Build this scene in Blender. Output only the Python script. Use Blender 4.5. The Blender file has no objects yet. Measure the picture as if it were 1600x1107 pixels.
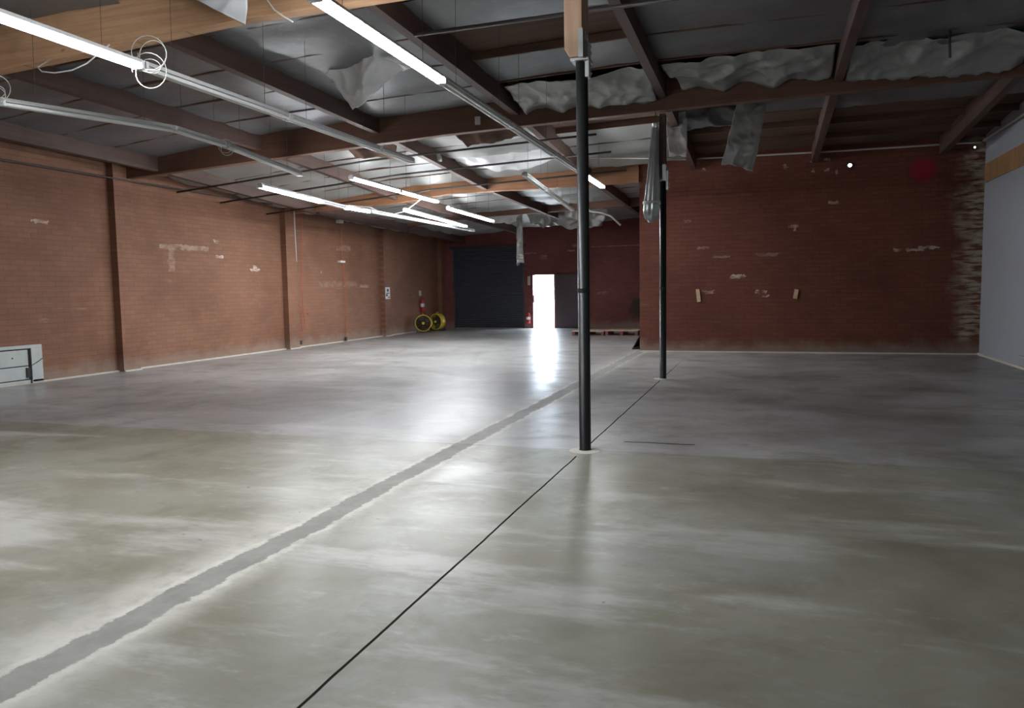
import bpy, math, random
from mathutils import Vector, Matrix, noise

# ------------------------------------------------------------------ camera, world, exposure
sc = bpy.context.scene
COL = sc.collection
IMG_W, IMG_H = 1600.0, 1107.0
FOCAL_PX = 1209.2
cam_d = bpy.data.cameras.new('camera')
cam_d.sensor_fit = 'HORIZONTAL'
cam_d.sensor_width = 36.0
cam_d.lens = FOCAL_PX / IMG_W * 36.0
cam_d.clip_end = 300
cam = bpy.data.objects.new('camera', cam_d)
COL.objects.link(cam)
r_ = Vector((0.95073378, 0.30956971, -0.01648858))
u_ = Vector((-0.0100561, 0.0839559, 0.99641873))
f_ = Vector((-0.30984537, 0.94716313, -0.08293277))
m = Matrix((r_, u_, -f_)).transposed().to_4x4()
m.translation = (0, 0, 1.6)
cam.matrix_world = m
sc.camera = cam

world = bpy.data.worlds.new('world')
sc.world = world
world.use_nodes = True
bg = world.node_tree.nodes['Background']
bg.inputs[0].default_value = (0.74, 0.86, 1.0, 1)
bg.inputs[1].default_value = 14.0

sc.view_settings.view_transform = 'Standard'
sc.view_settings.look = 'None'
sc.view_settings.gamma = 1.0
sc.view_settings.use_curve_mapping = False
sc.view_settings.exposure = 1.2
sc.cycles.use_denoising = True
sc.cycles.max_bounces = 10
sc.cycles.diffuse_bounces = 5
sc.cycles.glossy_bounces = 5
sc.cycles.caustics_reflective = False
sc.cycles.caustics_refractive = False
sc.cycles.sample_clamp_indirect = 6.0

LAMP = 52.0          # radiance of a lit fluorescent tube
rng = random.Random(4)

# ------------------------------------------------------------------ material helpers
class NT:
    def __init__(s, name):
        s.mat = bpy.data.materials.new(name)
        s.mat.use_nodes = True
        s.t = s.mat.node_tree
        s.b = s.t.nodes['Principled BSDF']
    def n(s, typ, **kw):
        nd = s.t.nodes.new(typ)
        for k, v in kw.items():
            setattr(nd, k, v)
        return nd
    def link(s, a, b):
        s.t.links.new(a, b)
    def put(s, sock, v):
        if hasattr(v, 'is_output') or isinstance(v, bpy.types.NodeSocket):
            s.link(v, sock)
        else:
            sock.default_value = v
    def math(s, op, a, b=0.0, c=0.0, clamp=False):
        nd = s.n('ShaderNodeMath', operation=op, use_clamp=clamp)
        s.put(nd.inputs[0], a); s.put(nd.inputs[1], b); s.put(nd.inputs[2], c)
        return nd.outputs[0]
    def mix(s, f, a, b, mode='MIX'):
        nd = s.n('ShaderNodeMix', data_type='RGBA', blend_type=mode)
        s.put(nd.inputs[0], f)
        s.put(nd.inputs[6], a if not isinstance(a, tuple) else (*a[:3], 1))
        s.put(nd.inputs[7], b if not isinstance(b, tuple) else (*b[:3], 1))
        return nd.outputs[2]
    def ramp(s, v, a, b):
        nd = s.n('ShaderNodeMapRange', interpolation_type='SMOOTHSTEP')
        s.put(nd.inputs[0], v); nd.inputs[1].default_value = a; nd.inputs[2].default_value = b
        return nd.outputs[0]
    def pos(s):
        g = s.n('ShaderNodeNewGeometry')
        sp = s.n('ShaderNodeSeparateXYZ')
        s.link(g.outputs['Position'], sp.inputs[0])
        return g.outputs['Position'], sp.outputs[0], sp.outputs[1], sp.outputs[2]
    def comb(s, x, y, z=0.0):
        nd = s.n('ShaderNodeCombineXYZ')
        s.put(nd.inputs[0], x); s.put(nd.inputs[1], y); s.put(nd.inputs[2], z)
        return nd.outputs[0]
    def noise(s, vec, scale, detail=4.0, rough=0.55, dist=0.0):
        nd = s.n('ShaderNodeTexNoise')
        s.link(vec, nd.inputs['Vector'])
        nd.inputs['Scale'].default_value = scale
        nd.inputs['Detail'].default_value = detail
        nd.inputs['Roughness'].default_value = rough
        nd.inputs['Distortion'].default_value = dist
        return nd.outputs[0]
    def bump(s, h, strength, dist=0.02):
        nd = s.n('ShaderNodeBump')
        s.put(nd.inputs['Height'], h)
        nd.inputs['Strength'].default_value = strength
        nd.inputs['Distance'].default_value = dist
        s.link(nd.outputs[0], s.b.inputs['Normal'])
    def set(s, **kw):
        for k, v in kw.items():
            k = {'base': 'Base Color', 'rough': 'Roughness', 'metal': 'Metallic', 'spec': 'Specular IOR Level'}.get(k, k)
            if isinstance(v, tuple) and len(v) == 3: v = (*v, 1)
            s.put(s.b.inputs[k], v)

def plain(name, col, rough=0.6, metal=0.0, var=0.15, scale=6.0, spec=0.5, bump=0.0):
    t = NT(name)
    p, x, y, z = t.pos()
    nz = t.noise(p, scale, 5)
    f = t.math('MULTIPLY_ADD', nz, 2 * var, 1.0 - var)
    v = t.n('ShaderNodeVectorMath', operation='SCALE')
    v.inputs[0].default_value = col
    t.link(f, v.inputs['Scale'])
    t.set(base=v.outputs[0], rough=rough, metal=metal, spec=spec)
    if bump: t.bump(nz, bump)
    return t.mat

def brick_mat(name, axis, c1, c2, mortar, patches=(), pale=(0.52, 0.40, 0.33), extra=None, scuff=0.3):
    """painted brick; axis 'X' or 'Y' runs along the wall"""
    t = NT(name)
    p, x, y, z = t.pos()
    u = x if axis == 'X' else y
    uv = t.comb(u, z)
    br = t.n('ShaderNodeTexBrick')
    t.link(uv, br.inputs['Vector'])
    br.inputs['Color1'].default_value = (*c1, 1); br.inputs['Color2'].default_value = (*c2, 1)
    br.inputs['Mortar'].default_value = (*mortar, 1)
    br.inputs['Scale'].default_value = 1.0
    br.inputs['Mortar Size'].default_value = 0.006
    br.inputs['Mortar Smooth'].default_value = 0.3
    br.inputs['Bias'].default_value = 0.0
    br.inputs['Brick Width'].default_value = 0.30
    br.inputs['Row Height'].default_value = 0.10
    big = t.noise(uv, 0.45, 5, 0.6)
    col = t.mix(t.ramp(big, 0.35, 0.7), br.outputs['Color'], t.mix(1.0, br.outputs['Color'], (0.72, 0.68, 0.66), 'MULTIPLY'))
    # streaks of worn, paler paint that run along the courses
    st = t.noise(t.comb(t.math('MULTIPLY', u, 0.8), t.math('MULTIPLY', z, 7.0)), 1.6, 6, 0.65)
    wr = t.noise(uv, 1.1, 4)
    mk = t.math('MULTIPLY', t.ramp(st, 0.56, 0.78), t.ramp(wr, 0.45, 0.7))
    col = t.mix(t.math('MULTIPLY', mk, scuff), col, pale)
    # dirty pale efflorescence just above the floor
    lo = t.math('MULTIPLY', t.ramp(t.math('ADD', z, t.math('MULTIPLY', t.noise(uv, 2.3, 5), 0.5)), 0.62, 0.28), 0.5)
    col = t.mix(lo, col, (0.30, 0.25, 0.20))
    # chips and bare patches with a place of their own
    nx = t.noise(uv, 9.0, 3)
    uo = t.math('ADD', u, t.math('MULTIPLY_ADD', nx, 0.30, -0.15))
    zo = t.math('ADD', z, t.math('MULTIPLY_ADD', t.noise(t.comb(z, u, 3.0), 8.0, 3), 0.12, -0.06))
    acc = None
    pn = t.ramp(t.noise(t.comb(t.math('MULTIPLY', u, 0.6), z), 6.0, 5, 0.65), 0.33, 0.62)
    for (a, b, c, d, s) in patches:
        m1 = t.math('COMPARE', uo, (a + b) / 2, abs(b - a) / 2)
        m2 = t.math('COMPARE', zo, (c + d) / 2, abs(d - c) / 2)
        k = t.math('MULTIPLY', t.math('MULTIPLY', m1, m2), t.math('MULTIPLY', pn, s))
        acc = k if acc is None else t.math('MAXIMUM', acc, k)
    if acc is not None:
        col = t.mix(acc, col, (0.62, 0.52, 0.44))
    if extra: col = extra(t, col, u, z, uv, br)
    t.set(base=col, rough=0.72, spec=0.3)
    t.bump(t.math('ADD', t.math('MULTIPLY', br.outputs['Fac'], -1.0), t.math('MULTIPLY', t.noise(uv, 14, 4), 0.6)), 0.45, 0.01)
    return t.mat

# ------------------------------------------------------------------ materials
M = {}
def partition_extra(t, col, u, z, uv, br):
    # worn bare bricks beside the white wall, and a faded red round mark high up
    n1 = t.noise(t.comb(t.math('MULTIPLY', u, 2.0), t.math('MULTIPLY', z, 10.0)), 1.4, 4)
    e = t.ramp(t.math('ADD', u, t.math('MULTIPLY_ADD', t.noise(uv, 1.5, 4), 1.1, -0.55)), 3.85, 4.35)
    e = t.math('MULTIPLY', e, t.ramp(n1, 0.36, 0.62))
    e = t.math('MULTIPLY', e, t.ramp(z, 0.22, 0.4))
    col = t.mix(t.math('MULTIPLY', e, 0.85), col, (0.40, 0.36, 0.27))
    d = t.math('SQRT', t.math('ADD', t.math('POWER', t.math('SUBTRACT', u, 3.29), 2.0), t.math('POWER', t.math('SUBTRACT', z, 4.08), 2.0)))
    return t.mix(t.math('MULTIPLY', t.ramp(d, 0.36, 0.16), 0.9), col, (0.26, 0.012, 0.02))
def far_extra(t, col, u, z, uv, br):
    # an old dark green-black stain low on the wall beside the pier
    d = t.math('SQRT', t.math('ADD', t.math('POWER', t.math('DIVIDE', t.math('ADD', u, 4.75), 0.45), 2.0), t.math('POWER', t.math('DIVIDE', t.math('SUBTRACT', z, 0.75), 0.55), 2.0)))
    d = t.math('ADD', d, t.math('MULTIPLY_ADD', t.noise(uv, 3.0, 5), 1.0, -0.5))
    return t.mix(t.math('MULTIPLY', t.ramp(d, 1.1, 0.5), 0.8), col, (0.03, 0.034, 0.026))
M['brick_left'] = brick_mat('brick_left', 'Y', (0.245, 0.118, 0.070), (0.215, 0.104, 0.063), (0.17, 0.085, 0.055), patches=[
    (14.35, 15.95, 2.66, 2.78, 0.35), (14.6, 14.8, 2.15, 2.7, 0.2), (16.2, 16.5, 2.51, 2.58, 0.8), (16.2, 16.36, 2.88, 2.95, 0.6),
    (17.6, 17.98, 2.2, 2.27, 0.8), (17.7, 17.85, 2.28, 2.36, 0.8), (11.15, 11.5, 3.0, 3.07, 0.6), (22.0, 22.9, 2.95, 3.12, 0.2),
    (23.4, 24.1, 1.75, 1.85, 0.35), (21.0, 21.1, 2.2, 2.27, 0.6), (20.9, 23.2, 1.78, 1.95, 0.15)], scuff=0.45)
M['brick_far'] = brick_mat('brick_far', 'X', (0.245, 0.082, 0.072), (0.205, 0.068, 0.060), (0.16, 0.056, 0.05), patches=[
    (-9.4, -8.9, 3.05, 3.1, 0.35), (-8.75, -8.5, 2.82, 3.0, 0.25), (-6.6, -3.1, 3.24, 3.28, 0.3), (-7.4, -7.2, 3.28, 3.4, 0.3),
    (-6.45, -6.0, 1.35, 1.45, 0.3), (-7.6, -7.3, 3.1, 3.16, 0.4)], scuff=0.15, extra=far_extra)
M['brick_part'] = brick_mat('brick_partition', 'X', (0.158, 0.050, 0.029), (0.130, 0.041, 0.025), (0.088, 0.030, 0.021), patches=[
    (-0.78, -0.48, 1.78, 1.87, 0.8), (-0.22, 0.06, 1.40, 1.49, 0.75), (-0.06, 0.07, 1.31, 1.38, 0.6), (-1.42, -1.16, 1.42, 1.5, 0.35),
    (2.73, 2.9, 2.3, 2.38, 0.6), (3.0, 3.35, 2.31, 2.37, 0.6), (3.25, 3.64, 2.35, 2.41, 0.6), (0.55, 0.75, 2.93, 3.0, 0.5), (0.6, 0.68, 2.85, 2.93, 0.5),
    (1.38, 1.58, 3.44, 3.5, 0.6), (1.0, 1.04, 4.4, 4.5, 0.5), (1.3, 1.36, 4.41, 4.46, 0.5), (1.0, 1.03, 4.18, 4.28, 0.5),
    (1.32, 1.36, 4.19, 4.26, 0.5), (1.5, 1.55, 4.1, 4.2, 0.5), (0.4, 0.46, 4.28, 4.4, 0.5), (-1.46, -1.40, 4.37, 4.44, 0.5),
    (-1.9, -1.7, 3.15, 3.2, 0.4), (-1.6, -1.3, 2.5, 2.55, 0.25), (-1.2, -0.8, 2.28, 2.33, 0.25), (-0.2, 0.3, 2.28, 2.36, 0.2)],
    extra=partition_extra, scuff=0.25)

def floor_mat():
    t = NT('polished_concrete')
    p, x, y, z = t.pos()
    q = t.comb(x, y)
    n1 = t.noise(q, 0.38, 6, 0.6, 0.4)
    n2 = t.noise(q, 1.1, 8, 0.68, 0.5)
    n3 = t.noise(t.comb(t.math('MULTIPLY', x, 0.45), t.math('MULTIPLY', y, 1.5), 4.0), 1.1, 7, 0.65)
    n4 = t.noise(t.comb(x, y, 9.0), 0.7, 7, 0.65, 0.3)
    fine = t.noise(q, 24, 3)
    far_c = t.mix(t.ramp(n1, 0.38, 0.62), (0.262, 0.258, 0.250), (0.372, 0.370, 0.362))
    near_c = t.mix(t.ramp(n1, 0.38, 0.62), (0.190, 0.182, 0.135), (0.265, 0.262, 0.218))
    # the slab this side of the cross joint is a little more olive than the one beyond
    col = t.mix(t.ramp(y, 7.43, 7.41), far_c, near_c)
    col = t.mix(t.math('MULTIPLY', t.ramp(n2, 0.47, 0.66), 0.55), col, (0.145, 0.135, 0.094))
    col = t.mix(t.math('MULTIPLY', t.ramp(n4, 0.50, 0.66), 0.40), col, (0.352, 0.359, 0.352))
    col = t.mix(t.math('MULTIPLY', t.ramp(n3, 0.52, 0.68), 0.60), col, (0.483, 0.476, 0.448))
    n5 = t.noise(t.comb(t.math('MULTIPLY', x, 1.6), t.math('MULTIPLY', y, 3.2), 2.0), 1.5, 9, 0.72)
    col = t.mix(t.math('MULTIPLY', t.ramp(n5, 0.56, 0.70), 0.45), col, (0.44, 0.44, 0.43))
    col = t.mix(t.math('MULTIPLY', t.ramp(n5, 0.46, 0.34), 0.30), col, (0.12, 0.113, 0.085))
    # darker olive mottling on the slab right of the column line
    rt = t.math('MULTIPLY', t.ramp(x, -1.8, 0.6), t.ramp(t.noise(q, 0.55, 7, 0.65), 0.36, 0.62))
    col = t.mix(t.math('MULTIPLY', rt, 0.40), col, (0.113, 0.108, 0.077))
    # scuffed pale flecks
    fl = t.math('MULTIPLY', t.ramp(t.noise(q, 3.2, 8, 0.75), 0.56, 0.74), t.ramp(n1, 0.42, 0.62))
    col = t.mix(t.math('MULTIPLY', fl, 0.55), col, (0.552, 0.552, 0.524))
    # filled trench with chalky ragged margins
    wob = t.math('ADD', t.math('MULTIPLY_ADD', t.noise(q, 1.8, 5, 0.6), 0.14, -0.07), t.math('MULTIPLY_ADD', t.noise(q, 9.0, 7, 0.75), 0.13, -0.065))
    xs0 = t.math('ADD', x, 2.96)
    d = t.math('ABSOLUTE', t.math('ADD', xs0, wob))
    pale_w = t.math('MULTIPLY_ADD', t.noise(q, 0.9, 6, 0.7), t.mix(t.ramp(x, -2.93, -2.99), (0.55, 0.55, 0.55), (1.15, 1.15, 1.15)), 0.0)
    halo = t.math('SUBTRACT', 1.0, t.math('DIVIDE', t.math('SUBTRACT', d, 0.10), pale_w, 0.0), clamp=True)
    halo = t.math('MULTIPLY', t.math('POWER', halo, 1.5), t.ramp(t.noise(q, 3.0, 8, 0.72), 0.25, 0.58))
    halo = t.math('MULTIPLY', halo, t.math('MULTIPLY_ADD', t.ramp(y, 11.0, 5.0), 0.6, 0.4))
    col = t.mix(t.math('MULTIPLY', halo, 0.95, clamp=True), col, (0.54, 0.525, 0.47))
    edge = t.math('MULTIPLY', t.ramp(t.math('ABSOLUTE', t.math('SUBTRACT', d, 0.125)), 0.05, 0.0), t.ramp(t.noise(q, 3.5, 8, 0.72), 0.38, 0.62))
    col = t.mix(t.math('MULTIPLY', edge, 0.75), col, (0.60, 0.58, 0.52))
    core = t.ramp(d, 0.108, 0.090)
    col = t.mix(t.math('MULTIPLY', core, t.math('MULTIPLY_ADD', t.ramp(y, 9.0, 5.0), 0.25, 0.6)), col, t.mix(t.ramp(t.noise(q, 2.5, 8, 0.7), 0.38, 0.65), (0.165, 0.162, 0.146), (0.235, 0.23, 0.208)))
    # saw cut on the column line, the patches round the two columns leave it out
    xs = t.math('ABSOLUTE', t.math('ADD', t.math('ADD', x, 1.70), t.math('MULTIPLY_ADD', t.noise(q, 1.2, 4), 0.03, -0.015)))
    def rad(cy):
        return t.math('SQRT', t.math('ADD', t.math('POWER', t.math('ADD', x, 1.68), 2.0), t.math('POWER', t.math('SUBTRACT', y, cy), 2.0)))
    r1, r2 = rad(7.38), rad(13.62)
    away = t.math('MULTIPLY', t.ramp(r1, 0.24, 0.26), t.ramp(r2, 0.24, 0.27))
    cut = t.math('MULTIPLY', t.math('MULTIPLY', t.ramp(xs, 0.011, 0.006), away), t.ramp(y, 19.0, 14.6))
    chip = t.math('MULTIPLY', t.math('MULTIPLY', t.ramp(xs, 0.05, 0.012), t.ramp(t.noise(q, 7, 5), 0.58, 0.7)), away)
    col = t.mix(t.math('MULTIPLY', chip, 0.5), col, (0.5, 0.47, 0.42))
    col = t.mix(t.math('MULTIPLY', t.ramp(r1, 0.3, 0.2), 0.35), col, (0.36, 0.35, 0.32))
    col = t.mix(t.math('MULTIPLY', t.ramp(r2, 0.3, 0.2), 0.35), col, (0.45, 0.44, 0.40))
    # cross joint at the near column and an old black score beyond it
    ys = t.math('ABSOLUTE', t.math('ADD', t.math('SUBTRACT', y, 7.42), t.math('MULTIPLY_ADD', t.noise(q, 1.0, 4), 0.03, -0.015)))
    j = t.math('MULTIPLY', t.ramp(ys, 0.010, 0.004), t.math('MULTIPLY', t.ramp(t.noise(q, 0.8, 4), 0.42, 0.55), 0.5))
    sx = t.math('COMPARE', x, -1.02, 0.36)
    ss = t.math('ABSOLUTE', t.math('ADD', t.math('SUBTRACT', y, 7.93), t.math('MULTIPLY_ADD', t.noise(q, 2.5, 5), 0.09, -0.045)))
    sm = t.math('MULTIPLY', t.math('MULTIPLY', t.ramp(ss, 0.035, 0.015), sx), 0.9)
    dark = t.math('MAXIMUM', t.math('MAXIMUM', cut, j), sm)
    col = t.mix(dark, col, (0.018, 0.015, 0.013))
    # tiny specks
    sp = t.ramp(t.noise(q, 11, 2, 0.4), 0.76, 0.80)
    col = t.mix(t.math('MULTIPLY', sp, 0.6), col, (0.05, 0.045, 0.04))
    sw = t.ramp(t.noise(t.comb(x, y, 5.0), 9, 3, 0.5), 0.75, 0.79)
    col = t.mix(t.math('MULTIPLY', sw, 0.7), col, (0.62, 0.60, 0.55))
    rough = t.math('MULTIPLY_ADD', t.ramp(n2, 0.35, 0.75), 0.12, 0.30)
    rough = t.math('ADD', rough, t.math('MULTIPLY', t.math('MAXIMUM', t.math('MULTIPLY', halo, 1.0, clamp=True), core), 0.3))
    t.set(base=col, rough=rough, spec=t.math('MULTIPLY_ADD', dark, -0.32, 0.32))
    h = t.math('ADD', t.math('MULTIPLY', t.noise(q, 1.7, 3), 1.0), t.math('MULTIPLY', fine, 0.05))
    h = t.math('SUBTRACT', h, t.math('MULTIPLY', dark, 0.3))
    t.bump(h, 0.06, 0.02)
    return t.mat
M['floor'] = floor_mat()

def foil_mat(name, col, rough, crinkle, metal=0.85):
    t = NT(name)
    p, x, y, z = t.pos()
    n1 = t.noise(p, 0.7, 5, 0.6)
    n2 = t.noise(p, 5.0, 5, 0.6)
    c = t.mix(t.ramp(n1, 0.3, 0.75), tuple(0.72 * v for v in col), col)
    t.set(base=c, metal=metal, rough=t.math('MULTIPLY_ADD', n2, 0.2, rough - 0.1))
    vo = t.n('ShaderNodeTexVoronoi', feature='DISTANCE_TO_EDGE')
    t.link(p, vo.inputs['Vector']); vo.inputs['Scale'].default_value = 3.2
    t.bump(t.math('ADD', t.math('MULTIPLY', vo.outputs[0], 0.7), n2), crinkle, 0.03)
    return t.mat
M['foil_dusty'] = foil_mat('grey_foil', (0.40, 0.41, 0.39), 0.45, 0.15, 0.5)
M['foil'] = foil_mat('dusty_foil', (0.235, 0.237, 0.245), 0.45, 0.25, 0.6)
M['foil_bright'] = foil_mat('silver_foil', (0.92, 0.93, 0.93), 0.40, 0.10, 0.05)  # lamp sheen on the foil put into a near-white base
M['wrap'] = foil_mat('wrap_film', (0.55, 0.61, 0.60), 0.20, 0.12, 0.7)

def wood_mat(name, c1, c2, axis, lam=0.0, rough=0.6):
    t = NT(name)
    p, x, y, z = t.pos()
    long, cross = (x, y) if axis == 'X' else ((y, x) if axis == 'Y' else (z, x))
    other = z if axis != 'Z' else y
    g = t.noise(t.comb(t.math('MULTIPLY', long, 0.5), t.math('MULTIPLY', cross, 6.0), t.math('MULTIPLY', other, 9.0)), 1.5, 6, 0.6)
    c = t.mix(t.ramp(g, 0.3, 0.7), c1, c2)
    st = t.noise(p, 1.4, 5)
    c = t.mix(t.math('MULTIPLY', t.ramp(st, 0.5, 0.75), 0.4), c, tuple(0.45 * v for v in c1))
    if lam:
        fr = t.math('FRACT', t.math('DIVIDE', z, lam))
        c = t.mix(t.math('MULTIPLY', t.ramp(fr, 0.08, 0.02), 0.5), c, tuple(0.4 * v for v in c1))
    kn = t.ramp(t.noise(t.comb(t.math('MULTIPLY', long, 2.0), cross, t.math('MULTIPLY', other, 4.0)), 2.0, 2), 0.74, 0.80)
    c = t.mix(t.math('MULTIPLY', kn, 0.6), c, tuple(0.35 * v for v in c1))
    t.set(base=c, rough=rough, spec=0.3)
    t.bump(g, 0.15, 0.01)
    return t.mat
M['glulam'] = wood_mat('glulam', (0.44, 0.245, 0.130), (0.57, 0.345, 0.20), 'X', 0.04)
M['glulam_dark'] = wood_mat('glulam_dark', (0.115, 0.055, 0.036), (0.155, 0.077, 0.05), 'X', 0.04)
M['glulam_mid'] = wood_mat('glulam_mid', (0.26, 0.122, 0.06), (0.33, 0.16, 0.085), 'X', 0.04)
M['purlin'] = wood_mat('purlin_wood', (0.072, 0.042, 0.034), (0.10, 0.06, 0.047), 'Y')
M['joist'] = wood_mat('joist_wood', (0.10, 0.055, 0.038), (0.14, 0.075, 0.05), 'X')
M['deck'] = wood_mat('roof_deck_plywood', (0.095, 0.055, 0.040), (0.14, 0.08, 0.055), 'X', 0.0, 0.8)
M['post_wood'] = wood_mat('post_wood', (0.36, 0.235, 0.15), (0.47, 0.32, 0.21), 'Z')
M['pale_wood'] = wood_mat('pale_wood', (0.46, 0.33, 0.20), (0.56, 0.42, 0.28), 'X')
M['cedar'] = wood_mat('cedar_boards', (0.34, 0.19, 0.085), (0.46, 0.27, 0.13), 'Z')
M['black_steel'] = plain('black_painted_steel', (0.012, 0.013, 0.0135), 0.40, 0.0, 0.35, 9, 0.4)
M['galv'] = plain('galvanised_steel', (0.50, 0.51, 0.50), 0.42, 0.8, 0.25, 14)
M['white_wall'] = plain('white_wall_paint', (0.36, 0.375, 0.41), 0.55, 0, 0.04, 1.0)
M['pale_concrete'] = plain('pale_curb', (0.55, 0.52, 0.46), 0.8, 0, 0.3, 5)
M['housing'] = plain('white_enamel', (0.68, 0.69, 0.68), 0.38, 0, 0.08, 3)
M['tube_off'] = plain('unlit_tube_glass', (0.80, 0.81, 0.80), 0.25, 0, 0.03)
M['cap'] = plain('fixture_end_plastic', (0.72, 0.73, 0.73), 0.4, 0, 0.05)
M['wire'] = plain('dark_wire', (0.05, 0.05, 0.05), 0.5)
M['cable'] = plain('white_cable', (0.62, 0.62, 0.60), 0.45, 0, 0.1)
M['orange'] = plain('orange_cord', (0.40, 0.075, 0.026), 0.5, 0, 0.15)
M['black_rubber'] = plain('black_rubber', (0.02, 0.02, 0.02), 0.6)
M['yellow'] = plain('yellow_paint', (0.58, 0.42, 0.035), 0.4, 0, 0.15)
M['grille'] = plain('dark_wire_grille', (0.03, 0.03, 0.028), 0.45)
M['blade'] = plain('fan_blade', (0.05, 0.045, 0.02), 0.5)
M['slat'] = plain('slate_door_slats', (0.045, 0.050, 0.064), 0.5, 0, 0.2, 4)
M['door_paint'] = plain('dark_door_paint', (0.050, 0.028, 0.036), 0.5, 0, 0.1)
M['frame_paint'] = plain('maroon_frame_paint', (0.17, 0.030, 0.038), 0.45, 0, 0.1)
M['red'] = plain('red_enamel', (0.42, 0.022, 0.018), 0.35, 0, 0.1)
M['dark_pipe'] = plain('dark_sprinkler_pipe', (0.055, 0.045, 0.042), 0.5, 0.2)
M['pale_pipe'] = plain('pale_pipe', (0.50, 0.48, 0.44), 0.5)
M['panel_white'] = plain('dirty_white_panel', (0.52, 0.55, 0.53), 0.42, 0, 0.15, 5)
M['dark_steel'] = plain('dark_steel', (0.055, 0.05, 0.05), 0.5, 0.4)
M['paper'] = plain('notice_paper', (0.72, 0.73, 0.74), 0.7, 0, 0.04)
M['ink'] = plain('notice_ink', (0.06, 0.07, 0.09), 0.7)
M['apron'] = plain('outside_concrete', (0.62, 0.60, 0.56), 0.8, 0, 0.08, 2)
M['grey_box'] = plain('grey_plastic', (0.33, 0.36, 0.37), 0.5)
def emit(name, col, s):
    t = NT(name)
    t.set(base=(0.8, 0.8, 0.8), rough=0.4)
    t.b.inputs['Emission Color'].default_value = (*col, 1)
    t.b.inputs['Emission Strength'].default_value = s
    return t.mat
M['tube_on'] = emit('lit_tube', (0.93, 0.96, 1.0), LAMP)
M['hole_glow'] = emit('daylight_glow', (0.9, 0.95, 1.0), 6.0)  # made-up glow for daylight coming through wall holes

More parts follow.
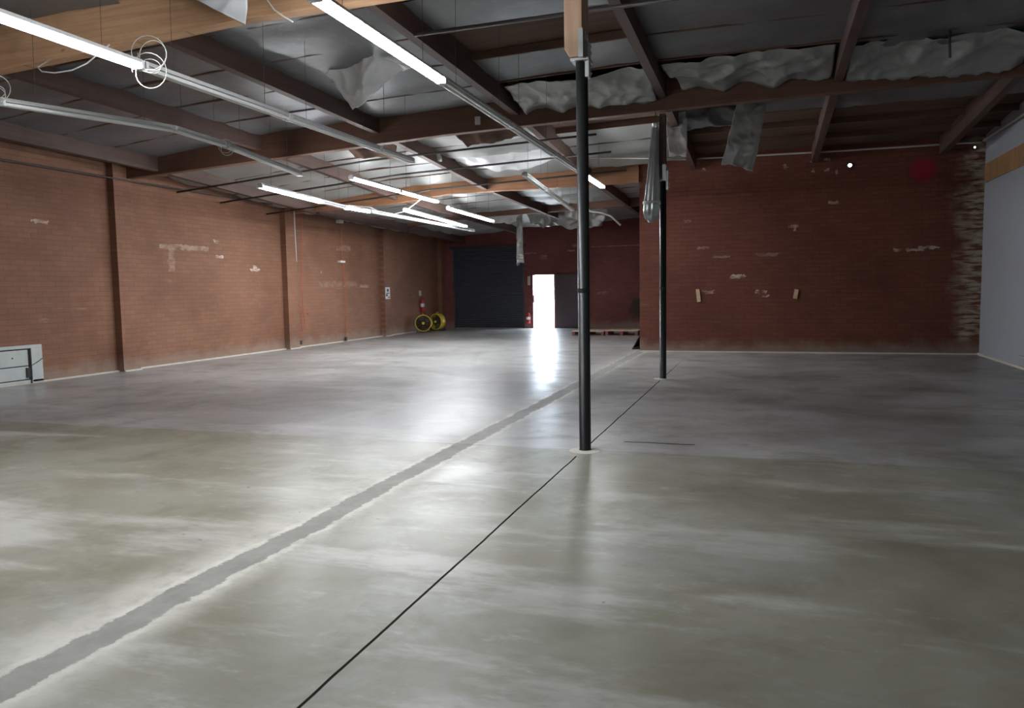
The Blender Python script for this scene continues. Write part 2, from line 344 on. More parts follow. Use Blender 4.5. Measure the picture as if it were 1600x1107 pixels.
# ------------------------------------------------------------------ mesh builder
class MB:
    def __init__(s):
        s.v, s.f = [], []
    def add(s, vs, fs):
        o = len(s.v)
        s.v += [Vector(v) for v in vs]
        s.f += [tuple(i + o for i in f) for f in fs]
        return s
    def box(s, x0, x1, y0, y1, z0, z1):
        vs = [(x, y, z) for z in (z0, z1) for y in (y0, y1) for x in (x0, x1)]
        return s.add(vs, [(0, 2, 3, 1), (4, 5, 7, 6), (0, 1, 5, 4), (2, 6, 7, 3), (0, 4, 6, 2), (1, 3, 7, 5)])
    def prism(s, prof, a, b, side=None):
        """profile of (sideways, up) points swept from a to b"""
        a, b = Vector(a), Vector(b)
        d = (b - a).normalized()
        sd = Vector(side) if side else d.cross(Vector((0, 0, 1))).normalized()
        up = sd.cross(d).normalized()
        n = len(prof)
        vs = [p + sd * q[0] + up * q[1] for p in (a, b) for q in prof]
        fs = [(i, (i + 1) % n, n + (i + 1) % n, n + i) for i in range(n)]
        fs += [tuple(range(n - 1, -1, -1)), tuple(range(n, 2 * n))]
        return s.add(vs, fs)
    def bar(s, a, b, w, h):
        return s.prism([(-w / 2, -h / 2), (w / 2, -h / 2), (w / 2, h / 2), (-w / 2, h / 2)], a, b)
    def tube(s, pts, r, seg=8, closed=False):
        pts = [Vector(p) for p in pts]
        n = len(pts)
        rings = []
        prev = None
        for i, p in enumerate(pts):
            if closed: t = pts[(i + 1) % n] - pts[i - 1]
            else: t = pts[min(i + 1, n - 1)] - pts[max(i - 1, 0)]
            t = t.normalized() if t.length > 1e-9 else Vector((0, 0, 1))
            if prev is None:
                ref = Vector((0, 0, 1)) if abs(t.z) < 0.9 else Vector((1, 0, 0))
                a = t.cross(ref).normalized()
            else:
                a = (prev - t * prev.dot(t)).normalized()
            prev = a
            b = t.cross(a)
            rr = r[i] if isinstance(r, (list, tuple)) else r
            rings.append([p + (a * math.cos(k * 2 * math.pi / seg) + b * math.sin(k * 2 * math.pi / seg)) * rr for k in range(seg)])
        vs = [v for ring in rings for v in ring]
        fs = []
        for i in range(n if closed else n - 1):
            j = (i + 1) % n
            for k in range(seg):
                fs.append((i * seg + k, i * seg + (k + 1) % seg, j * seg + (k + 1) % seg, j * seg + k))
        if not closed:
            fs.append(tuple(range(seg - 1, -1, -1)))
            fs.append(tuple((n - 1) * seg + k for k in range(seg)))
        return s.add(vs, fs)
    def lathe(s, prof, origin, axis, seg=32, closed=False):
        """profile of (radius, along) turned about axis"""
        ax = Vector(axis).normalized()
        ref = Vector((0, 0, 1)) if abs(ax.z) < 0.9 else Vector((1, 0, 0))
        a = ax.cross(ref).normalized(); b = ax.cross(a)
        o = Vector(origin); n = len(prof)
        vs = [o + ax * h + (a * math.cos(k * 2 * math.pi / seg) + b * math.sin(k * 2 * math.pi / seg)) * r for (r, h) in prof for k in range(seg)]
        fs = []
        for i in range(n if closed else n - 1):
            j = (i + 1) % n
            for k in range(seg):
                fs.append((i * seg + k, i * seg + (k + 1) % seg, j * seg + (k + 1) % seg, j * seg + k))
        if not closed:
            if prof[0][0] > 1e-6: fs.append(tuple(range(seg - 1, -1, -1)))
            if prof[-1][0] > 1e-6: fs.append(tuple((n - 1) * seg + k for k in range(seg)))
        return s.add(vs, fs)
    def grid(s, fn, nu, nv, skip=None):
        vs = [fn(i / nu, j / nv) for j in range(nv + 1) for i in range(nu + 1)]
        fs = [(j * (nu + 1) + i, j * (nu + 1) + i + 1, (j + 1) * (nu + 1) + i + 1, (j + 1) * (nu + 1) + i)
              for j in range(nv) for i in range(nu) if not (skip and skip(i, j))]
        return s.add(vs, fs)
    def build(s, name, mat, parent=None, smooth=False, bevel=0.0, solid=0.0):
        if parent is None:
            lo = Vector([min(v[i] for v in s.v) for i in range(3)]); hi = Vector([max(v[i] for v in s.v) for i in range(3)])
            org = Vector(((lo.x + hi.x) / 2, (lo.y + hi.y) / 2, lo.z))
        else:
            org = parent_origin(parent)
        me = bpy.data.meshes.new(name)
        me.from_pydata([v - org for v in s.v], [], s.f)
        me.update()
        me.materials.append(mat)
        if smooth:
            me.polygons.foreach_set('use_smooth', [True] * len(me.polygons))
        o = bpy.data.objects.new(name, me)
        COL.objects.link(o)
        if parent is not None: o.parent = parent
        else: o.location = org
        if solid:
            md = o.modifiers.new('thickness', 'SOLIDIFY'); md.thickness = solid; md.offset = 0
        if bevel:
            md = o.modifiers.new('bevel', 'BEVEL'); md.width = bevel; md.segments = 2; md.limit_method = 'ANGLE'
        return o

def parent_origin(p):
    o = Vector((0, 0, 0))
    while p is not None:
        o += p.location; p = p.parent
    return o
def tag(o, label, cat, group=None, kind=None):
    o['label'] = label; o['category'] = cat
    if group: o['group'] = group
    if kind: o['kind'] = kind
    return o
def thing(name, loc, label, cat, group=None):
    o = bpy.data.objects.new(name, None)
    COL.objects.link(o); o.location = loc; o.empty_display_size = 0.1
    return tag(o, label, cat, group)
def struct(mb, name, mat, label, cat, **kw):
    o = mb.build(name, mat, **kw)
    return tag(o, label, cat, kind='structure')

# ------------------------------------------------------------------ measures of the place
XL, XR = -13.05, 4.5            # long side walls
YB, YP, YF = -7.0, 19.35, 30.7  # wall behind, partition face, far wall
XI = -2.96                      # the partition's free end
def deck(x, y):
    z = 5.12 - 0.035 * min(7.0, max(0.0, -2 - x)) - 0.10 * max(0.0, -9 - x) + 0.02 * max(0.0, 13.4 - max(y, 0))
    if y > 13.4: z -= 0.06 * min(y - 13.4, 5.95)
    if y > 19.35: z -= 0.02 * (y - 19.35)
    return z

# ------------------------------------------------------------------ the setting
mb = MB()
mb.grid(lambda u, v: Vector((XL - 0.3 + u * (XR - XL + 0.6), YB - 0.3 + v * (YF - YB + 0.55), 0)), 1, 1)
struct(mb, 'floor', M['floor'], 'stained polished concrete floor with a filled trench and a saw cut', 'floor', solid=0.0)
struct(MB().box(-30, 20, YF + 0.25, YF + 26, -0.35, -0.04), 'ground', M['apron'], 'bright concrete apron seen through the open exit door', 'ground')

mb = MB().box(XL - 0.3, XL, YB, YF, 0, 5.2)
for (a, b) in ((12.95, 13.42), (19.0, 19.5), (24.9, 25.35), (30.05, 30.35)):
    mb.box(XL - 0.02, XL + 0.17, a, b, 0, deck(XL, b) - 0.02)
struct(mb, 'wall_left', M['brick_left'], 'long painted brick wall with shallow pilasters on the left', 'wall')
# far wall round the two openings
RX0, RX1, RZ = -12.60, -9.46, 3.34
DX0, DX1, DZ = -9.10, -8.17, 2.20
mb = MB()
mb.box(XL, RX0, YF, YF + 0.25, 0, 5.2).box(RX0, RX1, YF, YF + 0.25, RZ, 5.2).box(RX1, DX0, YF, YF + 0.25, 0, 5.2)
mb.box(DX0, DX1, YF, YF + 0.25, DZ, 5.2).box(DX1, XI + 0.3, YF, YF + 0.25, 0, 5.2)
struct(mb, 'wall_far', M['brick_far'], 'dark maroon brick wall at the far end round the exit door', 'wall')
mb = MB()
mb.box(XI, -2.47, YP, YP + 0.3, 0, 5.2).box(-2.47, -2.34, YP + 0.18, YP + 0.3, 0, 5.2).box(-2.34, XR, YP, YP + 0.3, 0, 5.2)
struct(mb, 'wall_partition', M['brick_part'], 'red brick wall on the right with a recessed joint beside its end pier', 'wall')
struct(MB().box(XI, XI + 0.3, YP + 0.3, YF, 0, 5.2), 'wall_inner', M['brick_part'], 'brick return wall behind the end pier', 'wall')
struct(MB().box(XR, XR + 0.2, YB, YP, 0, 5.4), 'wall_right', M['white_wall'], 'white painted wall at the right edge', 'wall')
struct(MB().box(XL - 0.3, XR + 0.2, YB - 0.3, YB, 0, 5.4), 'wall_back', M['white_wall'], 'white wall behind the camera', 'wall')
struct(MB().box(XL, XL + 0.05, YB, 12.95, 0, 0.03).box(XL + 0.17, XL + 0.21, 12.95, 13.42, 0, 0.03).box(XL, XL + 0.05, 13.42, 19.0, 0, 0.03)
       .box(XL + 0.17, XL + 0.21, 19.0, 19.5, 0, 0.03).box(XL, XL + 0.05, 19.5, 24.9, 0, 0.03).box(XL + 0.17, XL + 0.21, 24.9, 25.35, 0, 0.03)
       .box(XL, XL + 0.05, 25.35, 30.05, 0, 0.03), 'baseboard_left', M['pale_concrete'], 'thin pale mortar fillet along the foot of the left wall', 'baseboard')
struct(MB().box(XI, XR, YP - 0.05, YP, 0, 0.03), 'baseboard_partition', M['pale_concrete'], 'thin pale fillet along the foot of the red partition wall', 'baseboard')
struct(MB().box(XR - 0.05, XR, YB, YP - 0.06, 0, 0.05), 'baseboard_right', M['pale_concrete'], 'dusty fillet along the foot of the white wall', 'baseboard')

# ceiling: plywood deck, with joists and foil blankets between the purlins as its children
ys = [YB, 0, 7.4, 13.4, 19.35, 25.2, YF + 0.25]
xs = [XL - 0.3, -9, -2, XR + 0.2]
mb = MB()
vs = [Vector((x, y, deck(x, y))) for y in ys for x in xs]
nx = len(xs)
mb.add(vs, [(j * nx + i, (j + 1) * nx + i, (j + 1) * nx + i + 1, j * nx + i + 1) for j in range(len(ys) - 1) for i in range(nx - 1)])
mb.add([v + Vector((0, 0, 0.12)) for v in vs], [(j * nx + i, j * nx + i + 1, (j + 1) * nx + i + 1, (j + 1) * nx + i) for j in range(len(ys) - 1) for i in range(nx - 1)])
ceil = struct(mb, 'ceiling', M['deck'], 'low sloping timber roof deck lined with torn foil insulation', 'ceiling')

GIR = {7.4: 'first', 13.4: 'second', 19.35: 'third', 25.2: 'fourth'}
PX = [-12.1, -9.55, -6.95, -4.2, -1.65, 1.05, 3.65]
cellx = [XL] + PX + [XR]
bays = [(1.4, 7.4), (7.4, 13.4), (13.4, 19.35), (19.35, 25.2), (25.2, YF)]
def foil_cell(x0, x1, y0, y1, miss, seed, amp):
    n = max(1, round((y1 - y0) / 1.2))
    nv, nu = n * 6, 10
    def fn(u, v):
        x = x0 + (x1 - x0) * u; y = y0 + (y1 - y0) * v
        w = (v * n) % 1.0
        k = int(min(v * n, n - 1e-6))
        sagk = amp * (0.5 + 1.0 * abs(noise.noise(Vector((k * 1.7, seed * 3.1, 0.3)))) * 2)
        sag = math.sin(w * math.pi) * sagk * (0.4 + 0.6 * math.sin(u * math.pi))
        wr = 0.05 * noise.noise(Vector((x * 1.3, y * 2.4, seed))) + 0.02 * noise.noise(Vector((x * 4, y * 5, seed + 5)))
        return Vector((x, y, deck(x, y) - 0.10 - sag - abs(wr)))
    b = MB()
    b.grid(fn, nu, nv, skip=lambda i, j: (j // 6) in miss)
    return b
seed = 0
for bi, (y0, y1) in enumerate(bays):
    for ci in range(len(cellx) - 1):
        x0, x1 = cellx[ci] + 0.06, cellx[ci + 1] - 0.06
        if bi >= 3 and x0 > XI: continue
        if bi == 0 and x0 < -10: continue
        if bi >= 3 and x1 > XI: x1 = XI - 0.02
        seed += 1
        r = random.Random(seed)
        miss = set()
        if bi == 1 and ci == 4: miss = {0, 2, 4}
        elif bi == 1 and ci == 5: miss = {4}
        elif bi == 2 and ci == 4: miss = {0, 1}
        elif bi == 2 and ci == 3: miss = {0}
        elif bi == 2 and ci >= 5: miss = {0, 2, 3, 4}
        elif bi == 0 and ci == 4: miss = {1, 3}
        foil_cell(x0, x1, y0 + 0.1, y1 - 0.1, miss, seed, 0.05 if bi < 2 else 0.09).build('insulation_sheet', M['foil' if bi < 2 or ci > 4 else 'foil_dusty'], ceil, smooth=True)
        if bi > 0:
            for k in range(1, 5):
                y = y0 + k * (y1 - y0) / 5
                MB().bar((x0 - 0.03, y, deck(x0, y) - 0.062), (x1 + 0.03, y, deck(x1, y) - 0.062), 0.04, 0.115).build('joist', M['joist'], ceil)

# girders across the building, their soffits follow the falling roof
def girder(y, soffit, x1, label, mat, w=0.17):
    xsx = [s[0] for s in soffit]
    mbg = MB()
    pts = [(x, z) for x, z in soffit]
    vs, fs = [], []
    for x, z in pts:
        t = deck(x, y) - 0.005
        for yy in (y - w / 2, y + w / 2):
            vs += [(x, yy, z), (x, yy, t)]
    n = len(pts)
    for i in range(n - 1):
        a, b = i * 4, (i + 1) * 4
        fs += [(a, b, b + 1, a + 1), (a + 2, a + 3, b + 3, b + 2), (a, a + 2, b + 2, b), (a + 1, b + 1, b + 3, a + 3)]
    fs += [(0, 1, 3, 2), ((n - 1) * 4, (n - 1) * 4 + 2, (n - 1) * 4 + 3, (n - 1) * 4 + 1)]
    mbg.add(vs, fs)
    return tag(mbg.build('roof_girder', M[mat], bevel=0.008), label, 'beam', 'glued timber roof girders')
girder(7.4, [(XL + 0.17, 4.2), (-9, 4.38), (-7, 4.47), (-5.5, 4.56), (XR, 4.62)], XR, 'deep honey-coloured timber girder lit by the nearest lamps at the top left', 'glulam')
girder(13.4, [(XL + 0.17, 4.08), (-7.9, 4.32), (-5.6, 4.44), (-0.7, 4.56), (XR, 4.62)], XR, 'long brown timber girder crossing the whole room over the second black column', 'glulam_dark')
girder(19.35, [(XL + 0.17, 3.86), (-9.5, 3.99), (-8, 4.16), (XI, 4.17)], XI, 'brown timber girder that bears on the end pier of the red brick wall', 'glulam_mid')
girder(25.2, [(XL + 0.17, 3.85), (-9, 4.10), (XI, 4.24)], XI, 'farthest dark timber girder, above the sagging foil near the exit door', 'glulam_dark')

BAYN = ['', 'before the second girder', 'beyond the second girder', 'beyond the third girder', 'beyond the farthest girder']
ORD = ['leftmost', 'second from left wall', 'third from left wall', 'fourth from left wall', 'on the column line', 'next right of the column line', 'rightmost']
for bi, (y0, y1) in enumerate(bays):
    for pi, px in enumerate(PX):
        if bi == 0: continue
        if bi >= 3 and px > XI: continue
        a, b = y0 + 0.09, y1 - (0.09 if bi < 4 else 0.0)
        o = MB().bar((px, a, deck(px, a) - 0.20), (px, b, deck(px, b) - 0.20), 0.13, 0.38).build('roof_purlin', M['purlin'])
        tag(o, 'dark timber purlin %s, %s' % (BAYN[bi], ORD[pi]), 'beam', 'timber purlins under the roof deck')

# ------------------------------------------------------------------ doors in the far wall
d2 = bpy.data.objects.new('door_2', None); COL.objects.link(d2); d2.location = ((RX0 + RX1) / 2, YF + 0.1, 0)
tag(d2, 'dark slate roll-up shutter door closed at the far end', 'door', kind='structure')
prof = []
nsl = 42
h0 = 0.055
for k in range(nsl):
    z = h0 + k * (RZ - h0) / nsl; s = (RZ - h0) / nsl
    prof += [(0.0, z), (0.018, z + 0.25 * s), (0.022, z + 0.5 * s), (0.018, z + 0.75 * s)]
prof.append((0.0, RZ))
mb = MB()
vs = [(x, YF + 0.12 - p[0], p[1]) for x in (RX0, RX1) for p in prof] + [(x, YF + 0.15, p[1]) for x in (RX0, RX1) for p in prof]
n = len(prof)
mb.add(vs, [(i, i + 1, n + i + 1, n + i) for i in range(n - 1)] + [(2 * n + i, 3 * n + i, 3 * n + i + 1, 2 * n + i + 1) for i in range(n - 1)])
mb.build('door_curtain', M['slat'], d2)
MB().box(RX0, RX1, YF + 0.08, YF + 0.17, 0.008, 0.06).build('bottom_bar', M['dark_steel'], d2)
for x in (RX0, RX1 - 0.07):
    MB().box(x, x + 0.07, YF - 0.03, YF + 0.06, 0, RZ).build('guide_rail', M['slat'], d2)
MB().box(RX0 - 0.15, RX1 + 0.12, YF - 0.05, YF, RZ, RZ + 0.12).build('lintel_angle', M['dark_steel'], d2)
struct(MB().box(RX0 + 0.08, RX1 - 0.08, YF - 0.02, YF + 0.25, 0, 0.006), 'trim_1', M['pale_concrete'], 'pale worn sill under the roll-up door', 'trim')

d1 = bpy.data.objects.new('door_1', None); COL.objects.link(d1); d1.location = ((DX0 + DX1) / 2, YF, 0)
tag(d1, 'open exit door in the far wall with blinding daylight outside', 'door', kind='structure')
mb = MB().box(DX0 - 0.06, DX0 + 0.02, YF - 0.02, YF + 0.25, 0, DZ + 0.05).box(DX1 - 0.02, DX1 + 0.06, YF - 0.02, YF + 0.25, 0, DZ + 0.05).box(DX0 + 0.02, DX1 - 0.02, YF - 0.02, YF + 0.25, DZ - 0.02, DZ + 0.05)
mb.build('door_frame', M['frame_paint'], d1)
leaf = MB().box(DX1 + 0.08, DX1 + 0.99, YF - 0.11, YF - 0.065, 0.02, DZ - 0.01).build('door_leaf', M['door_paint'], d1, bevel=0.004)
MB().box(DX1 + 0.99, DX1 + 1.06, YF - 0.115, YF - 0.06, 0.02, DZ - 0.01).build('edge_strip', M['frame_paint'], leaf)
MB().box(DX1 + 0.18, DX1 + 0.86, YF - 0.16, YF - 0.13, 0.98, 1.03).box(DX1 + 0.18, DX1 + 0.24, YF - 0.14, YF - 0.11, 0.96, 1.05).box(DX1 + 0.80, DX1 + 0.86, YF - 0.14, YF - 0.11, 0.96, 1.05).build('push_bar', M['dark_steel'], leaf)
for z in (0.3, 1.1, 1.9):
    MB().tube([(DX1 + 0.07, YF - 0.06, z - 0.06), (DX1 + 0.07, YF - 0.06, z + 0.06)], 0.014, 8).build('hinge', M['dark_steel'], d1)
MB().box(DX0 + 0.02, DX0 + 0.05, YF + 0.02, YF + 0.07, 1.05, 1.35).build('strike_box', M['black_rubber'], d1)

# ------------------------------------------------------------------ columns
def column(x, y, ztop, zbear, label, pw, pd, group, pmat):
    c = thing('pipe_column', (x, y, 0), label, 'column', group); c['kind'] = 'thing'
    MB().lathe([(0.062, 0.0), (0.062, 0.012), (0.057, 0.02), (0.057, ztop)], (x, y, 0), (0, 0, 1), 28).build('pipe', M['black_steel'], c, smooth=True)
    MB().lathe([(0.16, 0.001), (0.14, 0.008), (0.06, 0.010)], (x, y, 0), (0, 0, 1), 28).build('grout_pad', M['pale_concrete'], c)
    MB().lathe([(0.060, 1.56), (0.060, 1.60)], (x, y, 0), (0, 0, 1), 28, closed=False).build('weld_band', M['black_steel'], c)
    mbp = MB()
    ch = 0.05
    x0, x1, y0, y1 = x - pw[0], x + pw[1], y - pd, y + pd
    mbp.add([(x0, yy, zbear) for yy in (y0, y1)] + [(x1, yy, zbear) for yy in (y0, y1)] +
            [(x1, yy, ztop + 0.01) for yy in (y0, y1)] + [(x0 + ch, yy, ztop + 0.01) for yy in (y0, y1)] + [(x0, yy, ztop + 0.09) for yy in (y0, y1)],
            [(0, 8, 6, 4, 2), (1, 3, 5, 7, 9), (0, 1, 9, 8), (8, 9, 7, 6), (6, 7, 5, 4), (4, 5, 3, 2), (2, 3, 1, 0)])
    mbp.build('wooden_post', M[pmat], c, bevel=0.006)
    b = MB()
    b.box(x - 0.09, x + 0.085, y - 0.10, y + 0.10, ztop - 0.012, ztop + 0.010)
    b.box(x1, x1 + 0.010, y - 0.075, y + 0.075, ztop - 0.02, ztop + 0.26)
    b.box(x + 0.0, x1 + 0.010, y - pd - 0.012, y - pd, ztop + 0.0, ztop + 0.26)
    br = b.build('cap_bracket', M['galv'], c)
    MB().box(x1 + 0.008, x1 + 0.045, y - 0.06, y + 0.035, ztop - 0.16, ztop + 0.16).build('strap', M['galv'], br)
    for z in (-0.12, -0.06, 0.06, 0.12, 0.2):
        MB().lathe([(0.014, 0), (0.014, 0.012), (0.006, 0.018)], (x1 + 0.045 if z < 0.15 else x1 + 0.01, y, ztop + z), (1, 0, 0), 6).build('bolt', M['galv'], br)
    return c
column(-1.675, 7.40, 3.75, 4.585, 'black steel pipe column nearest the camera, wooden post on top', (0.135, 0.035), 0.14, 'black steel columns on the saw cut line', 'post_wood')
column(-1.68, 13.62, 3.42, 4.53, 'farther black steel pipe column standing before the red brick wall', (0.06, 0.05), 0.09, 'black steel columns on the saw cut line', 'purlin')

# ------------------------------------------------------------------ fluorescent fixtures
def fixture(p0, p1, lit, label, hang=True, hx=0.0):
    p0, p1 = Vector(p0), Vector(p1)
    c = (p0 + p1) / 2
    g = 'lit fluorescent strip lights' if lit else 'unlit fluorescent strip lights'
    t = thing('strip_light', c, label, 'lamp', g)
    d = (p1 - p0).normalized()
    a, b = p0 + d * 0.012, p1 - d * 0.012
    up = Vector((0, 0, 0.055))
    MB().prism([(-0.026, 0.03), (-0.052, -0.012), (-0.048, -0.016), (0.048, -0.016), (0.052, -0.012), (0.026, 0.03)], a + up, b + up).build('housing', M['housing'], t)
    sd = d.cross(Vector((0, 0, 1))).normalized()
    for s in (-1, 1):
        MB().tube([a + sd * 0.031 * s + d * 0.03 + Vector((0, 0, 0.012)), b + sd * 0.031 * s - d * 0.03 + Vector((0, 0, 0.012))], 0.020, 12).build('tube', M['tube_on'] if lit else M['tube_off'], t, smooth=False)
    for q, s in ((a, 1), (b, -1)):
        MB().bar(q + Vector((0, 0, 0.03)), q + d * s * 0.03 + Vector((0, 0, 0.03)), 0.108, 0.075).build('end_cap', M['cap'], t)
    if hang:
        L = (b - a).length
        for k in (0.18, 0.82):
            q = a + (b - a) * k
            top = deck(q.x + hx, q.y) - 0.02
            MB().tube([q + Vector((-0.02, 0, 0.08)), (q.x + hx, q.y, top)], 0.0025, 6).build('hanger_wire', M['wire'], t)
    return t
def row(x0, y0, x1, y1, z0, z1, cuts, lits, labels):
    tot = y1 - y0
    for i in range(len(cuts) - 1):
        ka, kb = (cuts[i] - y0) / tot, (cuts[i + 1] - y0) / tot
        fixture((x0 + (x1 - x0) * ka, cuts[i], z0 + (z1 - z0) * ka), (x0 + (x1 - x0) * kb, cuts[i + 1], z0 + (z1 - z0) * kb), lits[i], labels[i])
# middle row, under the bright end of the first girder
row(-5.80, 1.3, -5.78, 12.35, 3.8, 3.8, [1.37, 3.81, 6.25, 8.69, 11.13, 12.35], [1, 1, 0, 0, 0], [
    'lit strip light just outside the top left corner, next in line to the glaring one', 'glaring lit strip light at the top left corner, crossing the honey-coloured girder',
    'unlit white strip light that continues the line of the glaring top left lamp', 'unlit white strip light second after the glaring top left lamp', 'short unlit strip light that ends the line from the top left lamp'])
# right-hand row, towards the near column
row(-3.25, 5.28, -3.42, 17.08, 3.8, 3.8, [2.84, 5.28, 7.82, 10.26, 12.7, 14.95, 17.08], [1, 1, 0, 0, 0, 1], [
    'lit strip light above the top edge, next in line to the long glaring one', 'long glaring lit strip light at the top, beside the big hanging foil flap',
    'unlit strip light that continues the glaring top lamp towards the near column', 'unlit strip light crossing in front of the second girder, left of the near column', 'unlit strip light whose end meets the near column',
    'lit strip light just right of the near column, seen past its edge'])
# left row, the bent line
fixture((-8, 4.05, 3.56), (-8, 6.50, 3.71), 0, 'unlit strip light at the left edge, first of the sagging line')
fixture((-8, 6.52, 3.71), (-8, 9.14, 3.915), 0, 'unlit strip light near the left edge, rising part of the sagging line')
fixture((-8, 9.16, 3.92), (-8, 10.28, 3.885), 0, 'short unlit strip light at the bend of the sagging left line')
fixture((-8, 10.3, 3.88), (-8, 12.34, 3.71), 0, 'unlit strip light that ends the sagging left line above the lit lamp')
fixture((-8.63, 11.98, 3.5), (-9.0, 14.65, 3.5), 1, 'lit strip light nearest the left brick wall, above the second pilaster')
fixture((-9.04, 14.7, 3.51), (-9.56, 16.52, 3.59), 0, 'unlit strip light linking the two lit ones beside the left wall')
fixture((-9.58, 16.57, 3.6), (-9.52, 17.70, 3.6), 1, 'short lit strip light above the white clip on the left wall cord')
for k in range(3):
    fixture((-9.52 + 0.013 * k, 17.73 + 2.43 * k, 3.6), (-9.507 + 0.013 * k, 20.14 + 2.43 * k, 3.6), 0,
            ['unlit strip light right after the short lit one by the left wall', 'unlit strip light second after the short lit one by the left wall', 'farthest unlit strip light of the line by the left wall'][k])
fixture((-7.70, 13.60, 3.8), (-7.76, 15.83, 3.8), 1, 'lit strip light below the second girder, near half of the long bright pair')
fixture((-7.76, 15.85, 3.8), (-7.82, 18.09, 3.8), 1, 'lit strip light below the second girder, far half of the long bright pair')
fixture((-8.57, 17.76, 3.6), (-8.80, 20.42, 3.6), 1, 'lit strip light near half of the lowest bright pair before the roll-up door')
fixture((-8.80, 20.44, 3.6), (-9.02, 23.1, 3.6), 1, 'lit strip light far half of the lowest bright pair before the roll-up door')
fixture((-7.43, 17.84, 3.6), (-7.54, 19.80, 3.6), 1, 'lit strip light near half of the pair right above the roll-up door')
fixture((-7.54, 19.82, 3.6), (-7.65, 21.77, 3.6), 1, 'lit strip light far half of the pair right above the roll-up door')
for k in range(3):
    fixture((-4.46 - 0.253 * k, 14.61 + 2.37 * k, 3.8), (-4.71 - 0.253 * k, 16.96 + 2.37 * k, 3.8), 0,
            ['unlit strip light below the third girder, near end, left of the near column', 'unlit strip light crossing below the third girder left of the near column', 'unlit strip light beyond the third girder, far end of its line'][k])

# ------------------------------------------------------------------ foil torn from the roof
def flap(name, label, p00, p10, p11, p01, nu, nv, amp, sd, mat='foil_bright', group='torn foil insulation', sag=0.0, jag=0.03, cat='insulation'):
    P = [Vector(q) for q in (p00, p10, p11, p01)]
    nrm = (P[1] - P[0]).cross(P[3] - P[0]).normalized()
    def fn(u, v):
        a = P[0].lerp(P[1], u); b = P[3].lerp(P[2], u)
        q = a.lerp(b, v)
        s = Vector((q.x * 1.5, q.y * 1.5, q.z * 1.5 + sd * 7))
        h = amp * (1.5 * abs(noise.noise(s)) * 2 - 0.5 + 0.55 * abs(noise.noise(s * 2.3)) * 2 - 0.2 + 0.16 * abs(noise.noise(s * 5.1)) * 2)
        q = q + nrm * h + Vector((0, 0, -sag * math.sin(u * math.pi) * v))
        if v > 0.99 or u < 0.01 or u > 0.99:
            q += (P[3] - P[0]).normalized() * jag * noise.noise(s * 4.0) * 2
        return q
    b = MB().grid(fn, nu * 3, nv * 3)
    return tag(b.build(name, M[mat], smooth=True, solid=0.004), label, cat, group)
flap('foil_flap', 'silver foil corner hanging before the honey-coloured girder at the top', (-6.3, 7.0, 5.02), (-5.05, 6.95, 5.03), (-5.06, 6.9, 4.34), (-5.4, 6.9, 4.52), 8, 8, 0.05, 1)
flap('foil_flap', 'big crumpled silver foil flap hanging beside the long glaring lamp', (-5.62, 10.05, 5.0), (-4.72, 10.2, 4.76), (-6.02, 10.75, 4.36), (-6.26, 10.4, 4.83), 14, 14, 0.11, 2)
flap('foil_sheet', 'loose foil sagging on the second girder right of the far column', (-1.55, 12.3, 4.99), (0.93, 12.3, 5.03), (0.95, 13.26, 4.77), (-1.33, 13.26, 4.80), 26, 8, 0.07, 3, mat='foil_dusty', sag=0.04)
flap('foil_sheet', 'loose foil sagging on the second girder at the top right', (1.12, 12.3, 5.0), (3.5, 12.3, 4.96), (3.52, 13.26, 4.67), (1.15, 13.26, 4.76), 26, 8, 0.08, 4, mat='foil_dusty', sag=0.04)
flap('foil_sheet', 'loose foil sagging on the second girder between the two columns', (-4.1, 12.3, 4.92), (-1.75, 12.3, 4.93), (-1.73, 13.26, 4.70), (-4.0, 13.26, 4.66), 26, 8, 0.06, 5, mat='foil_dusty', sag=0.03)
flap('foil_flap', 'long foil strip hanging in front of the red brick wall with a curled end', (-0.50, 14.9, 4.98), (0.02, 15.1, 4.98), (-0.22, 15.0, 3.68), (-0.78, 15.0, 3.86), 10, 18, 0.045, 6, mat='foil_dusty')
flap('foil_flap', 'dusty foil sheet hanging flat right of the far column', (-1.43, 14.9, 4.98), (-0.52, 15.0, 4.98), (-0.55, 15.0, 4.53), (-1.41, 14.9, 4.50), 10, 8, 0.04, 7, mat='foil')
flap('foil_flap', 'crumpled foil scrap hanging right beside the far column', (-1.78, 15.0, 5.0), (-1.38, 15.1, 5.0), (-1.42, 15.0, 4.02), (-1.74, 15.0, 4.05), 8, 12, 0.10, 8)
flap('foil_sheet', 'pale insulation belly sagging from the roof above the exit door', (-8.2, 26.2, 4.30), (-5.0, 26.2, 4.34), (-5.4, 26.7, 3.78), (-7.8, 26.7, 3.82), 20, 8, 0.12, 9, sag=0.10, mat='foil_dusty')
flap('foil_sheet', 'crumpled silver bundle of insulation hanging left of the sagging belly', (-9.5, 26.3, 4.24), (-8.25, 26.3, 4.28), (-8.25, 26.5, 3.98), (-9.3, 26.5, 3.96), 14, 6, 0.12, 10)
flap('foil_flap', 'narrow insulation strip dangling beside the roll-up door with a frayed end', (-8.41, 26.5, 4.34), (-8.21, 26.5, 4.34), (-8.17, 26.5, 2.53), (-8.44, 26.5, 2.53), 4, 24, 0.07, 11, sag=0.0, mat='foil_dusty', jag=0.10)
flap('foil_sheet', 'shiny foil bulging down in the roof left of the near column', (-6.8, 16.2, 4.62), (-4.25, 16.2, 4.76), (-4.25, 17.3, 4.70), (-6.8, 17.3, 4.58), 18, 10, 0.05, 12, sag=0.30)
flap('foil_scrap', 'small bright foil scrap stuck to the roof beyond the second girder', (-7.0, 15.9, 4.64), (-6.8, 15.9, 4.64), (-6.75, 15.95, 4.42), (-6.98, 15.95, 4.46), 5, 5, 0.04, 13)
